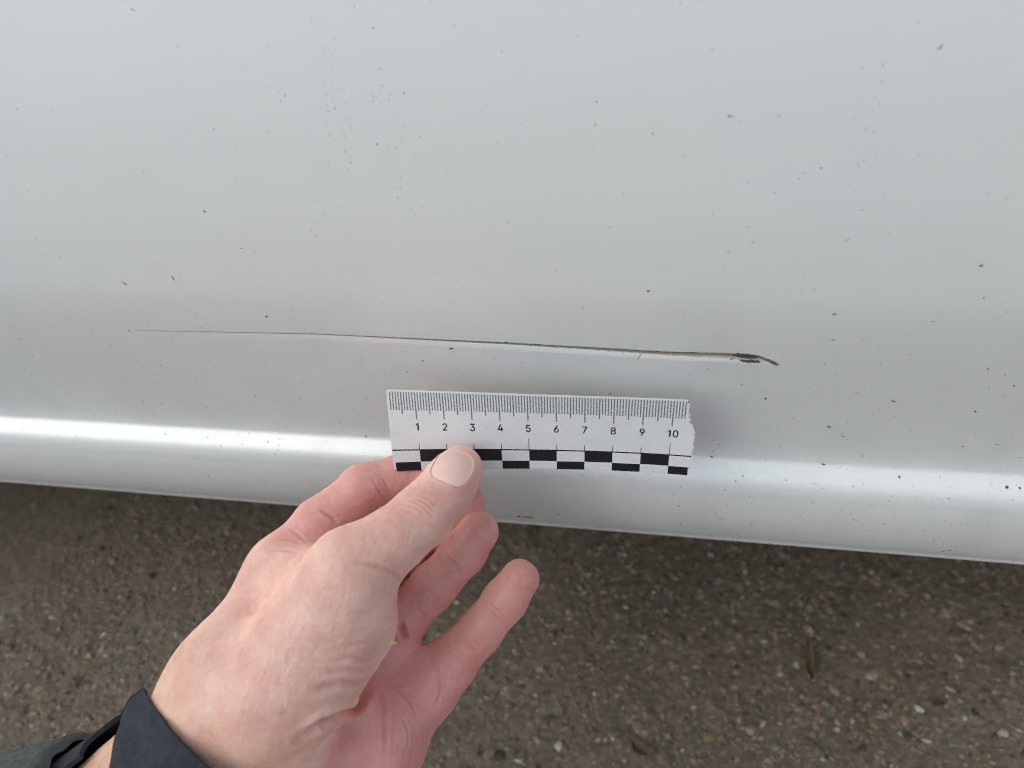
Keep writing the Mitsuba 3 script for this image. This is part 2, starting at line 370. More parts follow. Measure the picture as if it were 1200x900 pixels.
def flecks(key, items, lift=.00010, label=None, kind=None):
    Vs, Fs, Cs, o = [], [], [], 0
    for k, (x, z, a, b, ang, c) in enumerate(items):
        m = 9
        t = np.arange(m) / m * 2 * np.pi
        r = np.random.default_rng(k + 5).uniform(.6, 1.25, m)
        u, v = a * r * np.cos(t), b * r * np.sin(t)
        xx, zz = x + u * math.cos(ang) - v * math.sin(ang), z + u * math.sin(ang) + v * math.cos(ang)
        P = panel_at(np.r_[x, xx], np.r_[z, zz], lift)
        P[0] += [0, -.00012, 0]
        Vs.append(P)
        Fs.append(np.stack([np.zeros(m, int), 1 + np.arange(m), 1 + (np.arange(m) + 1) % m], 1) + o)
        Cs.append(np.repeat([c], m + 1, 0)); o += m + 1
    scene[key] = mikit.ply((np.concatenate(Vs), np.concatenate(Fs)), 'speck', True, color=np.concatenate(Cs))
    if label:
        labels[key] = {'label': label, **({'kind': kind} if kind else {})}


# the darkest tar spots, each where it sits on the paint: (place, half length mm, half height mm, angle, tone)
SPOT = [((-0.022668, 0.155334), .55, .45, 0, .09), ((-0.05418, 0.138707), .5, .4, .2, .10), ((-0.027808, 0.1235), .55, .45, .5, .10), ((-0.094364, 0.10267), .6, .4, -.4, .05), ((-0.08108, 0.129825), .35, .3, 0, .16),
        ((-0.137037, 0.137873), .4, .3, 0, .2), ((-0.112317, 0.116314), .35, .3, 0, .2), ((-0.085451, 0.08897), .25, .45, 0, .06), ((-0.139443, 0.074235), .9, .35, -1.0, .05), ((-0.117708, 0.076692), .25, 1.1, .15, .06),
        ((-0.086762, 0.059757), .7, .4, .3, .03), ((-0.167681, 0.093087), .3, .5, -.4, .10), ((-0.169711, 0.086406), .5, .3, .6, .08), ((-0.205603, 0.051752), .6, .3, 0, .10), ((-0.01816, 0.045979), 1.0, .45, .1, .05),
        ((0.03908, 0.133309), .6, .45, 0, .10), ((0.09985, 0.113264), .5, .4, 0, .13), ((0.083515, 0.091089), .5, .35, 0, .10), ((0.124096, 0.142767), 1.1, .6, .8, .22), ((0.075133, 0.128108), 1.4, .7, 0, .36),
        ((0.05307, 0.073794), .8, .4, 0, .04), ((0.109599, 0.06602), .6, .35, 0, .05), ((0.041727, 0.09629), .4, .35, .4, .14), ((0.149381, 0.072911), .6, .4, .5, .10), ((0.15373, 0.066478), .35, .3, 0, .08),
        ((0.023999, 0.081067), .4, .3, 0, .14), ((-0.057467, 0.095633), .4, .35, 0, .16), ((-0.016403, 0.13787), .4, .4, 0, .18), ((0.013578, 0.147534), .4, .4, 0, .22), ((-0.148768, 0.029938), .4, .3, 0, .05),
        ((-0.15118, 0.050403), .5, .25, 0, .06), ((-0.11214, 0.042468), .5, .25, -.7, .12), ((0.002859, 0.049488), .9, .35, 0, .03), ((0.115628, 0.027113), .9, .22, .1, .18), ((0.11627, 0.010154), .9, .45, 0, .03),
        ((0.093082, 0.024617), .6, .4, 0, .03), ((0.134592, 0.026106), .9, .35, -.2, .05), ((0.160832, 0.02246), .5, .4, 0, .04), ((0.117567, -0.011617), .9, .35, -.1, .05), ((0.144375, -0.013996), .5, .4, 0, .04),
        ((0.180377, -0.014859), .6, .4, 0, .04), ((0.184533, -0.014873), .4, .4, 0, .04), ((0.162188, 0.002716), .9, .3, .5, .10), ((0.130646, -0.005985), .7, .25, 0, .12), ((0.076164, -0.011137), .9, .3, -.3, .06),
        ((0.11011, 0.043655), .7, .3, .7, .08), ((0.114517, 0.039191), .5, .3, .3, .1), ((0.158404, 0.044086), .4, .4, 0, .04), ((0.168059, 0.036326), .4, .4, 0, .06), ((-0.155726, -0.025163), .9, .35, -.7, .12),
        ((-0.121613, -0.019663), .6, .3, -.6, .15), ((-0.150762, -0.039745), .6, .4, 0, .12), ((-0.172123, -0.012189), .6, .25, 0, .10), ((-0.143955, -0.010174), .6, .3, .2, .12), ((-0.200352, 0.01171), .4, .3, 0, .06),
        ((-0.246793, -0.015424), .5, .3, 0, .14), ((-0.205923, -0.007947), .5, .25, 0, .15), ((-0.069549, -0.010969), .8, .25, -.8, .06), ((0.081499, -0.040891), .6, .25, 0, .06), ((0.093128, -0.043429), 1.2, .25, .1, .12),
        ((0.128326, -0.017173), .4, .8, 0, .2), ((0.114336, -0.017159), .8, .25, 0, .15), ((0.134821, -0.036714), .6, .3, 0, .15), ((0.051952, -0.017577), .7, .2, .3, .2), ((0.099164, 0.0745), .3, .25, 0, .12),
        ((0.130564, 0.008867), .4, .35, 0, .12), ((0.056405, -0.032843), .5, .2, 0, .2), ((-0.045894, 0.10363), .3, .28, 0, .2), ((-0.041231, 0.133782), .35, .5, .3, .33), ((-0.039138, 0.134443), .4, .6, .3, .33),
        ((-0.037671, 0.118245), .3, .5, .3, .3), ((-0.038611, 0.121455), .3, .5, .3, .34), ((0.112054, 0.101045), 1.0, .3, 0, .4), ((0.109537, 0.091879), 1.1, .3, .4, .36), ((-0.038839, 0.067283), 1.2, .25, .1, .2)]
flecks('car__tar_specks', [(x, z, a / (1000 if c < .07 else 1550), b / (1000 if c < .07 else 1550), ang, np.array([c, c * .98, c * .97]) * .85 + (.09 if z > .06 else .05)) for (x, z), a, b, ang, c in SPOT], .00010, 'scattered dark tar specks on the paint', 'stuff')
it = []
r_ = np.random.default_rng(31)
for _ in range(11000):
    x, z = r_.uniform(-.33, .30), r_.uniform(-.074, .19)
    low = np.clip((.085 - z) / .09, 0, 1)
    if r_.uniform() > .10 + .9 * low:
        continue
    a = r_.lognormal(math.log(.00014), .45)
    c = np.clip(r_.normal(.36, .10), .08, .5)
    it.append((x, z, min(a, .0006) * r_.uniform(1, 1.6), min(a, .0006) * r_.uniform(.6, 1), r_.normal(0, .4), np.array([c, c * .98, c * .96])))
for (xa, za), (xb, zb), n in [((-0.038102, 0.159043), (-0.03802, 0.115559), 60), ((-0.025121, 0.149518), (-0.018815, 0.097823), 45), ((0.109334, 0.140259), (0.111087, 0.100037), 25), ((-0.077831, 0.047208), (-0.03792, 0.136106), 25)]:
    for t in r_.uniform(0, 1, n):          # faint dried drip trails
        c = r_.uniform(.40, .52)
        it.append((xa + (xb - xa) * t + r_.normal(0, .0022), za + (zb - za) * t, r_.uniform(.00010, .00022), r_.uniform(.0001, .0004), .2, np.array([c, c, c * .99])))
flecks('car__road_dirt', it, .00008, 'fine grey road grime peppered over the lower paint', 'stuff')
flecks('car__rust_mark', [(-0.002648, -0.055723, .0032, .0011, -.05, np.array([.33, .20, .07])), (-0.006535, -0.055437, .0012, .0009, 0, np.array([.24, .13, .05]))], .00012, 'small brown smear near the lower edge of the sill')
flecks('car__rust_mark_001', [(0.170546, -0.055626, .0008, .0005, .3, np.array([.25, .10, .07])), (0.169003, -0.057662, .0005, .0004, 0, np.array([.25, .12, .08]))], .00012)

# ---------------------------------------------------------------- dead leaves on the road
def leaf(key, a, b, wid, label, seed):
    a, b = np.array(a), np.array(b)
    d = (b - a); n = np.array([-d[1], d[0]]) / np.linalg.norm(d)
    t, w = np.meshgrid(np.linspace(0, 1, 24), np.linspace(-1, 1, 9), indexing='ij')
    hw = wid * np.sin(np.pi * np.clip(t * .92 + .05, 0, 1)) ** .7 * (1 + .2 * (meshkit.noise(np.stack([t * 9, np.sign(w) * 3, 0 * t + seed], -1), seed) - .5))
    xy = a + t[..., None] * d + (w * hw)[..., None] * n
    z = .0045 + .0025 * np.abs(w) ** 1.5 + .002 * np.sin(t * 4 + seed)
    V = np.concatenate([xy, z[..., None]], -1).reshape(-1, 3)
    c = np.array([.13, .085, .050]) * (.7 + .6 * meshkit.fbm(np.stack([t * 6, w * 4, 0 * t], -1), 3, seed))[..., None] * (1 - .35 * np.exp(-(w / .15) ** 2))[..., None]
    scene[key] = mikit.ply((V, grid_faces(24, 9)), 'dry_leaf_skin', True, color=c.reshape(-1, 3))
    thing(key, label, 'leaf')


scene['dry_leaf_skin'] = {'type': 'twosided', 'bsdf': {'type': 'principled', 'base_color': VC, 'roughness': .7, 'specular': .3}}
leaf('dry_leaf', (0.14889, 0.10478), (0.14851, 0.07751), .0032, 'narrow curled brown dead leaf on the asphalt below the right half of the sill', 2)
leaf('dry_leaf_001', (0.03964, 0.02207), (0.05009, 0.01249), .0040, 'reddish brown leaf scrap on the asphalt right of the little finger, at the frame bottom', 4)

# ---------------------------------------------------------------- the hand: a skeleton of joints with radii, blended into one skin
def J(p, r):
    return np.asarray(p, float), r / 1000


def cone_sd(P, a, ra, b, rb):
    ba = b - a
    l2 = ba @ ba
    rr = ra - rb
    a2 = l2 - rr * rr
    il2 = 1 / l2
    pa = P - a
    y = pa @ ba
    z = y - l2
    xv = pa * l2 - y[:, None] * ba
    x2 = np.einsum('ij,ij->i', xv, xv)
    y2, z2 = y * y * l2, z * z * l2
    k = np.sign(rr) * rr * rr * x2
    out = (np.sqrt(x2 * a2 * il2) + y * rr) * il2 - ra
    c1 = np.sign(z) * a2 * z2 > k
    c2 = np.sign(y) * a2 * y2 < k
    out = np.where(c1, np.sqrt(x2 + z2) * il2 - rb, np.where(c2, np.sqrt(x2 + y2) * il2 - ra, out))
    return out


def smin(a, b, k):
    h = np.clip(k - np.abs(a - b), 0, None) / k
    return np.minimum(a, b) - h * h * k * .25


def chain(P, js, k=.002):
    d = None
    for (a, ra), (b, rb) in zip(js[:-1], js[1:]):
        e = cone_sd(P, a, ra, b, rb)
        d = e if d is None else smin(d, e, k)
    return d


THUMB = [J(V3(-0.039286, -0.069493, 0.277053), 13.2), J(V3(-0.028184, -0.056861, 0.278752), 10.7), J(V3(-0.021513, -0.04722, 0.279697), 10.3), J(V3(-0.017435, -0.039981, 0.281242), 9.4), J(V3(-0.013963, -0.033235, 0.283053), 9.2), J(V3(-0.01148, -0.028241, 0.285024), 8.1)]
INDEX = [J(V3(-0.075879, -0.059097, 0.257685), 11.5), J(V3(-0.064625, -0.04232, 0.264413), 10.8), J(V3(-0.051423, -0.027827, 0.270064), 9.5), J(V3(-0.040269, -0.020204, 0.269659), 8.5), J(V3(-0.028702, -0.016698, 0.268926), 7.9), J(V3(-0.016988, -0.015684, 0.267031), 7.2)]
MIDDLE = [J(V3(-0.062723, -0.055485, 0.231326), 12.0), J(V3(-0.041891, -0.03344, 0.242645), 9.2), J(V3(-0.024777, -0.022936, 0.252532), 8.5), J(V3(-0.016013, -0.020135, 0.257641), 7.6)]
RINGF = [J(V3(-0.047807, -0.062268, 0.217559), 11.5), J(V3(-0.038395, -0.053408, 0.225805), 9.4), J(V3(-0.026354, -0.043326, 0.235402), 8.8), J(V3(-0.015056, -0.034317, 0.245579), 8.3), J(V3(-0.008787, -0.029282, 0.252716), 7.5)]
PINKY = [J(V3(-0.027471, -0.069542, 0.207709), 12.0), J(V3(-0.018457, -0.062278, 0.214143), 9.8), J(V3(-0.00713, -0.052919, 0.223926), 8.3), J(V3(0.002154, -0.045281, 0.233967), 7.9), J(V3(0.007597, -0.040422, 0.241189), 7.1)]
W_ = V3(-0.079232, -0.112096, 0.234498)
PALM = [[J(V3(-0.081878, -0.09862, 0.248747), 15.0), J(V3(-0.075879, -0.059097, 0.257685), 11.0)],                 # index metacarpal
        [J(V3(-0.061025, -0.102068, 0.253147), 17.5), J(V3(-0.039706, -0.06893, 0.276273), 12.5)],                 # thumb metacarpal
        [J(V3(-0.044168, -0.078066, 0.260196), 18.0), J(V3(-0.052037, -0.090379, 0.252837), 18.0)],                 # thenar
        [J(V3(-0.068744, -0.103953, 0.216295), 16.0), J(V3(-0.062286, -0.056011, 0.232144), 11.5)],
        [J(V3(-0.064721, -0.103078, 0.209402), 16.0), J(V3(-0.044835, -0.062875, 0.217354), 11.0)],
        [J(V3(-0.052571, -0.101115, 0.202502), 16.0), J(V3(-0.027471, -0.069542, 0.207709), 11.5)],
        [J(V3(-0.054111, -0.113312, 0.20272), 18.5), J(V3(-0.042092, -0.094235, 0.205493), 18.5)],                 # hypothenar
        [J(V3(-0.045946, -0.070299, 0.267125), 11.0), J(V3(-0.070394, -0.063028, 0.260606), 11.0)]]                  # web between thumb and index
ARM = [[J(V3(-0.081878, -0.09862, 0.248747), 15.0), J(V3(-0.084294, -0.110563, 0.241474), 17.5), J(V3(-0.165244, -0.197678, 0.19339), 25.0)],
       [J(V3(-0.066825, -0.103072, 0.232918), 18.0), J(V3(-0.063496, -0.112449, 0.220198), 18.0), J(V3(-0.146372, -0.201046, 0.174248), 26.0)]]


def hand_parts(P):
    arm = smin(chain(P, ARM[0], .004), chain(P, ARM[1], .004), .012)
    palm = None
    for js in PALM:
        e = chain(P, js)
        palm = e if palm is None else smin(palm, e, .011)
    palm = smin(palm, arm, .014)
    th, ix, md, rg, pk = (chain(P, js, .003) for js in (THUMB, INDEX, MIDDLE, RINGF, PINKY))
    return palm, th, ix, md, rg, pk


def hand_sd(P):
    palm, th, ix, md, rg, pk = hand_parts(P)
    fing = smin(smin(ix, md, .001), smin(rg, pk, .0012), .001)
    A, B = smin(palm, th, .007), smin(palm, fing, .006)
    return smin(A, B, .0025)


def grad(P, e=2e-4):
    g = np.stack([hand_sd(P + d) - hand_sd(P - d) for d in np.eye(3) * e], 1)
    return g / np.maximum(np.linalg.norm(g, axis=1, keepdims=True), 1e-12)


def surface_net(sd, lo, hi, h):
    """A quad mesh of the zero level of sd, fine only near it."""
    from scipy.ndimage import zoom
    c = 4
    n = np.ceil((hi - lo) / (h * c)).astype(int) + 1
    ax = [lo[k] + np.arange(n[k]) * h * c for k in range(3)]
    G = np.stack(np.meshgrid(*ax, indexing='ij'), -1)
    co = sd(G.reshape(-1, 3)).reshape(n)
    fn = (n - 1) * c + 1
    f = co
    for k in range(3):
        idx = np.arange(fn[k]) / c
        i0 = np.minimum(idx.astype(int), n[k] - 2)
        t = (idx - i0).reshape([-1 if q == k else 1 for q in range(3)])
        f = np.take(f, i0, k) * (1 - t) + np.take(f, i0 + 1, k) * t
    near = np.abs(f) < h * 4.5
    I = np.argwhere(near)
    f[near] = sd(lo + I * h)
    s = f < 0
    # cells that are crossed
    corners = [(a, b, c_) for a in (0, 1) for b in (0, 1) for c_ in (0, 1)]
    sl = lambda o: tuple(slice(o[k], fn[k] - 1 + o[k]) for k in range(3))
    cnt = sum(s[sl(o)].astype(np.int8) for o in corners)
    cell = (cnt > 0) & (cnt < 8)
    C = np.argwhere(cell)
    idm = -np.ones(cell.shape, int); idm[cell] = np.arange(len(C))
    acc, num = np.zeros((len(C), 3)), np.zeros(len(C))
    vals = {o: f[C[:, 0] + o[0], C[:, 1] + o[1], C[:, 2] + o[2]] for o in corners}
    for o in corners:
        for k in range(3):
            if o[k] == 0:
                o2 = tuple(o[q] + (q == k) for q in range(3))
                a, b = vals[o], vals[o2]
                m = (a < 0) != (b < 0)
                t = np.where(m, a / np.where(m, a - b, 1), 0)
                pt = np.array(o, float)[None].repeat(len(C), 0); pt[:, k] += t
                acc += np.where(m[:, None], pt, 0); num += m
    V = lo + (C + acc / num[:, None]) * h
    Q = []
    for k in range(3):
        u, w = (k + 1) % 3, (k + 2) % 3
        a = [slice(1, fn[q] - 1) for q in range(3)]; a[k] = slice(0, fn[k] - 1)
        b = list(a); b[k] = slice(1, fn[k])
        cr = s[tuple(a)] != s[tuple(b)]
        E_ = np.argwhere(cr); base = E_.copy()
        for q in range(3):
            if q != k:
                base[:, q] += 1
        ins = s[tuple(a)][cr]
        def cid(du, dw):
            p = base.copy(); p[:, u] -= du; p[:, w] -= dw
            return idm[p[:, 0], p[:, 1], p[:, 2]]
        q4 = np.stack([cid(1, 1), cid(0, 1), cid(0, 0), cid(1, 0)], 1)
        q4[~ins] = q4[~ins][:, ::-1]
        Q.append(q4)
    return V, np.concatenate(Q)


LO = np.array([-.150, -.190, .165]); HI = np.array([.045, .012, .372])
def vnormals(v, f):
    fn = np.cross(v[f[:, 1]] - v[f[:, 0]], v[f[:, 2]] - v[f[:, 0]])
    n = np.stack([sum(np.bincount(f[:, k], fn[:, c], len(v)) for k in range(3)) for c in range(3)], 1)
    return n / np.maximum(np.linalg.norm(n, axis=1, keepdims=True), 1e-20)


hv, hf = surface_net(hand_sd, LO, HI, .0009)
hf = np.vstack([hf[:, [0, 1, 2]], hf[:, [0, 2, 3]]])
hv, hf = trimesh.remesh.subdivide(hv, hf)
for _ in range(2):
    hv = hv - vnormals(hv, hf) * hand_sd(hv)[:, None]
hn = vnormals(hv, hf)

# the thumb nail: a curved plate set into the flesh
NC = V3(-0.011133, -0.0342, 0.292627)
NN = grad(NC[None], 1.5e-3)[0]
NT = V3(-0.011745, -0.023136, 0.291384) - V3(-0.015787, -0.031206, 0.28296)
NT = NT - (NT @ NN) * NN; NT /= np.linalg.norm(NT)
NB = np.cross(NN, NT)
NL, NW = .0070, .0068


def nail_top(s, w):
    return -(w ** 2) / (2 * .0088) - (s ** 2) / (2 * .026) - .0007 * np.clip(s / NL, 0, 1.4) ** 2 + .0003


rel = hv - NC
s_, w_, h_ = rel @ NT, rel @ NB, rel @ NN
rho = (np.abs(s_ / NL) ** 2.8 + np.abs(w_ / NW) ** 2.8) ** (1 / 2.8)
close = (h_ > -.006) & (rho < 1.6)
tgt = nail_top(s_, w_)
inside = close & (rho < 1.0)
hv[inside] -= (np.clip(h_[inside] - (tgt[inside] - .0004), 0, None))[:, None] * NN
fold = close & (rho >= 1.0) & (s_ < .6 * NL)
hv[fold] += ((tgt[fold] + .00035 - h_[fold]) * np.exp(-((rho[fold] - 1.0) / .13) ** 2))[:, None].clip(-.0006, .0009) * NN

# skin folds and creases, given by points on the skin
CREASE = [  # (depth mm, width mm, points)
    (.30, .45, [V3(-0.024406, -0.04946, 0.290352), V3(-0.020643, -0.049939, 0.290409), V3(-0.016374, -0.051557, 0.288468), V3(-0.014231, -0.052126, 0.286407)]),
    (.26, .40, [V3(-0.022979, -0.048061, 0.290641), V3(-0.017946, -0.049281, 0.289961), V3(-0.01474, -0.050451, 0.287829)]),
    (.26, .45, [V3(-0.024589, -0.050868, 0.290203), V3(-0.019611, -0.051837, 0.289691), V3(-0.016459, -0.052608, 0.287964)]),
    (.18, .40, [V3(-0.025961, -0.052329, 0.290004), V3(-0.020864, -0.053827, 0.289279), V3(-0.017706, -0.054784, 0.287359)]),
    (.16, .35, [V3(-0.021623, -0.046511, 0.290771), V3(-0.016668, -0.047578, 0.2899), V3(-0.013705, -0.049012, 0.2876)]),
    (.70, .8, [V3(-0.032031, -0.074932, 0.287988), V3(-0.027276, -0.072854, 0.284729), V3(-0.023637, -0.070705, 0.278592), V3(-0.023537, -0.068306, 0.271915)]),
    (.6, .7, [V3(-0.061301, -0.044078, 0.275599), V3(-0.058094, -0.044654, 0.274298), V3(-0.05573, -0.045383, 0.272168)]),
    (.35, .6, [V3(-0.075915, -0.062197, 0.273045), V3(-0.069577, -0.06127, 0.273629), V3(-0.063418, -0.062449, 0.274931)]),
    (.35, .6, [V3(-0.075604, -0.057444, 0.272881), V3(-0.070171, -0.056184, 0.272952), V3(-0.064058, -0.056984, 0.272341)]),
    (.35, .6, [V3(-0.072224, -0.050524, 0.272549), V3(-0.066924, -0.05345, 0.272406), V3(-0.062236, -0.056306, 0.271748)]),
    (.35, .5, [V3(-0.045836, -0.029875, 0.278599), V3(-0.042683, -0.032476, 0.273938), V3(-0.041092, -0.031997, 0.269915)]),
    (.25, .4, [V3(-0.042441, -0.027928, 0.277349), V3(-0.040467, -0.03012, 0.273928)]),
    (2.8, 1.9, [V3(-0.042392, -0.082482, 0.226652), V3(-0.042778, -0.089915, 0.228299), V3(-0.038172, -0.103847, 0.248307), V3(-0.041433, -0.10902, 0.251914), V3(-0.045231, -0.113176, 0.251551)]),
    (1.0, 1.4, [V3(-0.031961, -0.092606, 0.251123), V3(-0.035031, -0.099368, 0.260908), V3(-0.040877, -0.104825, 0.26457)]),
    (.5, 1.0, [V3(-0.030576, -0.091918, 0.255317), V3(-0.033694, -0.096633, 0.263424), V3(-0.038918, -0.10112, 0.266877)]),
    (.3, .8, [V3(-0.029214, -0.090157, 0.258653), V3(-0.03273, -0.094165, 0.266303), V3(-0.036942, -0.097385, 0.269203)]),
    (.7, 1.2, [V3(-0.043116, -0.097725, 0.230103), V3(-0.042376, -0.106698, 0.241879), V3(-0.04503, -0.110408, 0.240736)]),
    (2.2, 1.0, [V3(-0.034781, -0.059574, 0.233247), V3(-0.034124, -0.061339, 0.230547), V3(-0.033119, -0.062578, 0.227099)]),
    (.45, .6, [V3(-0.023794, -0.066264, 0.222927), V3(-0.019518, -0.070861, 0.221106), V3(-0.01792, -0.074992, 0.216366), V3(-0.019348, -0.078652, 0.213668)]),
    (.5, .8, [V3(-0.037016, -0.083492, 0.224513), V3(-0.032579, -0.091692, 0.22318), V3(-0.030176, -0.100169, 0.219717)]),
    (.35, .6, [V3(-0.034457, -0.078005, 0.222455), V3(-0.02749, -0.081517, 0.21921), V3(-0.024095, -0.085521, 0.215561)]),
    (.3, .5, [V3(-0.028486, -0.087916, 0.220091), V3(-0.025619, -0.090937, 0.217081), V3(-0.024492, -0.09527, 0.214461)]),
    (.25, .5, [V3(-0.001736, -0.051285, 0.239079), V3(0.001388, -0.052878, 0.238203), V3(0.003492, -0.053947, 0.235386)]),
    (.2, .45, [V3(-0.00308, -0.05192, 0.237675), V3(0.000093, -0.053598, 0.23693), V3(0.002202, -0.054678, 0.234119)]),
    (.25, .5, [V3(-0.010165, -0.060321, 0.229042), V3(-0.007784, -0.062141, 0.226823), V3(-0.005977, -0.063326, 0.221817)]),
    (.2, .5, [V3(-0.011795, -0.060956, 0.228069), V3(-0.009025, -0.063043, 0.225785)]),
    (.3, .5, [V3(-0.020657, -0.067967, 0.222924), V3(-0.017238, -0.071935, 0.219393)]),
    (.25, .5, [V3(-0.019169, -0.040725, 0.250966), V3(-0.015593, -0.042528, 0.249729), V3(-0.013636, -0.043807, 0.245627)]),
    (.25, .5, [V3(-0.029895, -0.054111, 0.237447), V3(-0.028048, -0.054997, 0.235289), V3(-0.026838, -0.055394, 0.23231)]),
]
disp = np.zeros(len(hv)); red = np.zeros(len(hv))
for dep, wid, pts in CREASE:
    pts = np.array(pts); dep, wid = dep / 1000, wid / 1000
    m = np.where(((hv > pts.min(0) - 4 * wid) & (hv < pts.max(0) + 4 * wid)).all(1))[0]
    d = np.full(len(m), 9.0); along = np.zeros(len(m))
    for k, (a, b) in enumerate(zip(pts[:-1], pts[1:])):
        t = np.clip((hv[m] - a) @ (b - a) / ((b - a) @ (b - a)), 0, 1)
        e = np.linalg.norm(hv[m] - a - t[:, None] * (b - a), axis=1)
        along = np.where(e < d, (k + t) / (len(pts) - 1), along)
        d = np.minimum(d, e)
    d = d + .00025 * (meshkit.noise(hv[m] * 700, 5) - .5)
    taper = np.clip(np.minimum(along, 1 - along) * 4 + .25, 0, 1)
    disp[m] += taper * dep * (-np.exp(-(d / wid) ** 2) + .4 * np.exp(-((d - 2.1 * wid) / (.9 * wid)) ** 2))
    red[m] = np.maximum(red[m], taper * np.exp(-(d / (1.1 * wid)) ** 2) * min(1, .45 + dep * 500))
calm = np.clip((rho - 1.05) / .4, 0, 1) * close + ~close      # the nail bed stays smooth
wr = np.exp(-((np.linalg.norm(hv - V3(-0.030343, -0.091364, 0.265172), axis=1)) / .020) ** 2)
across, along_ = hv @ (UP * .97 + RIGHT * .2), hv @ (RIGHT * .97 - UP * .2)
lines = meshkit.fbm(np.stack([across * 620 + 1.2 * meshkit.noise(hv * 120, 3), along_ * 60, hv @ FWD * 60], 1), 2, 4) - .5
micro = meshkit.fbm(hv * 800, 2, 6) - .5
q1, q2 = hv @ (UP * .8 + RIGHT * .6), hv @ (UP * .25 - RIGHT * .95)
fd = hv @ FWD
net = (meshkit.fbm(np.stack([q1 * 900 + 1.5 * meshkit.noise(hv * 200, 8), q2 * 170, fd * 170], 1), 2, 14) + meshkit.fbm(np.stack([q1 * 170, q2 * 900 + 1.5 * meshkit.noise(hv * 200, 9), fd * 170], 1), 2, 15)) / 2 - .5
lump = meshkit.fbm(hv * 75, 2, 8) - .5
hv = hv + hn * ((disp + .0009 * wr * lines + .00010 * micro + .00032 * net + .0008 * lump) * calm)[:, None]

parts_d = hand_parts(hv)
d_pal = np.min([chain(hv, PALM[k]) for k in (4, 5, 6)] + list(parts_d[2:]), 0)
d_dor = np.minimum(np.min([chain(hv, PALM[k]) for k in (0, 1, 2, 7)] + [chain(hv, ARM[0])], 0), parts_d[1])
pink = 1 / (1 + np.exp(-(d_dor - d_pal) / .0022))
pink *= np.clip(1.05 - .75 * np.clip(hn @ (-RIGHT * .75 + UP * .35), 0, 1), 0, 1)        # the backs of the fingers are paler
wrist = np.clip((hv - V3(-0.067102, -0.108321, 0.242822)) @ (-RIGHT * .7 - UP * .7) / .03 + .5, 0, 1)[:, None]
mott = (meshkit.fbm(hv * 110, 3, 11) - .5)[:, None]
fleck = (meshkit.fbm(hv * 900, 2, 13) - .5)[:, None]
pale, rosy, tan = np.array([.685, .402, .335]), np.array([.610, .268, .240]), np.array([.635, .385, .280])
col = pale * (1 - wrist) + tan * wrist
col = col * (1 - pink[:, None]) + rosy * pink[:, None]
tipred = np.exp(-((np.linalg.norm(hv - V3(-0.006349, -0.029697, 0.281366), axis=1)) / .011) ** 2)[:, None]
col = col * (1 - .5 * tipred) + rosy * 1.08 * .5 * tipred
col = col * (1 + mott * np.array([.24, .60, .58])) * (1 + .18 * fleck)
col = col * (1 - red[:, None] * np.array([.10, .26, .24]))
mole = np.exp(-(np.linalg.norm(hv - V3(-0.048909, -0.112538, 0.263182), axis=1) / .0011) ** 2)[:, None]
col = col * (1 - mole * np.array([.15, .35, .40]))


def skin_relief(p, n, uv):
    return fbm(p.x * 1700, p.y * 1700, p.z * 1700, 2) * .6 + noise(p.x * 520, p.y * 520, p.z * 520) * .4


scene['skin'] = {'type': 'bumpmap', 'scale': .00026, 'arbitrary': proc(skin_relief, 2e-4),
                 'nested': {'type': 'principled', 'base_color': VC, 'roughness': .42, 'specular': .45, 'sheen': .15, 'flatness': .4}}
scene['nail_plate'] = {'type': 'principled', 'base_color': VC, 'roughness': .22, 'specular': .55, 'clearcoat': .5, 'clearcoat_gloss': .7}
thing('person', 'left hand in a dark cuff pinching the ruler between thumb and index finger', 'person')
scene['person__hand'] = mikit.ply((hv, hf), 'skin', True, color=np.clip(col, 0, 1))

# nail plate mesh
nr_, nt_ = 26, 90
R_, A_ = np.meshgrid(np.linspace(0, 1, nr_), np.arange(nt_) / nt_ * 2 * np.pi, indexing='ij')
ca, sa = np.cos(A_), np.sin(A_)
k_ = (np.abs(ca) ** 2.8 + np.abs(sa) ** 2.8) ** (-1 / 2.8)
S_, Wd = R_ * k_ * ca * NL * 1.02, R_ * k_ * sa * NW
S_ = np.where(S_ > 0, S_ * 1.04, S_)
hgt = nail_top(S_, Wd) + .00003 * (meshkit.noise(np.stack([Wd * 2200, S_ * 150, 0 * S_], -1), 4) - .5)
topv = NC + S_[..., None] * NT + Wd[..., None] * NB + hgt[..., None] * NN
botv = topv - .0006 * NN
V_ = np.concatenate([topv.reshape(-1, 3), botv[-1]])
i, j = np.meshgrid(np.arange(nr_ - 1), np.arange(nt_), indexing='ij')
a = (i * nt_ + j).ravel(); b = (i * nt_ + (j + 1) % nt_).ravel()
F_ = np.stack([a, a + nt_, b + nt_, b], 1)
jj = np.arange(nt_)
F_ = np.concatenate([F_, np.stack([(nr_ - 1) * nt_ + jj, nr_ * nt_ + jj, nr_ * nt_ + (jj + 1) % nt_, (nr_ - 1) * nt_ + (jj + 1) % nt_], 1)])
free = (np.clip((R_ - .87) / .04, 0, 1) * np.clip(ca * 1.6 + .55, 0, 1))[..., None]
lun = (np.clip(-S_ / NL - .55, 0, 1) * 1.2)[..., None]
nc_ = np.array([.70, .46, .40]) * (1 - lun) + np.array([.74, .56, .52]) * lun
nc_ = nc_ * (1 - free) + np.array([.76, .66, .52]) * free
edge_ = (np.clip((R_ - .955) / .02, 0, 1) * (ca > -.2))[..., None]
nc_ = nc_ * (1 - .25 * edge_)
nc_ = np.concatenate([nc_.reshape(-1, 3), np.repeat([[.45, .33, .26]], nt_, 0)])
scene['person__hand__thumbnail'] = mikit.ply((V_, F_), 'nail_plate', True, color=nc_)

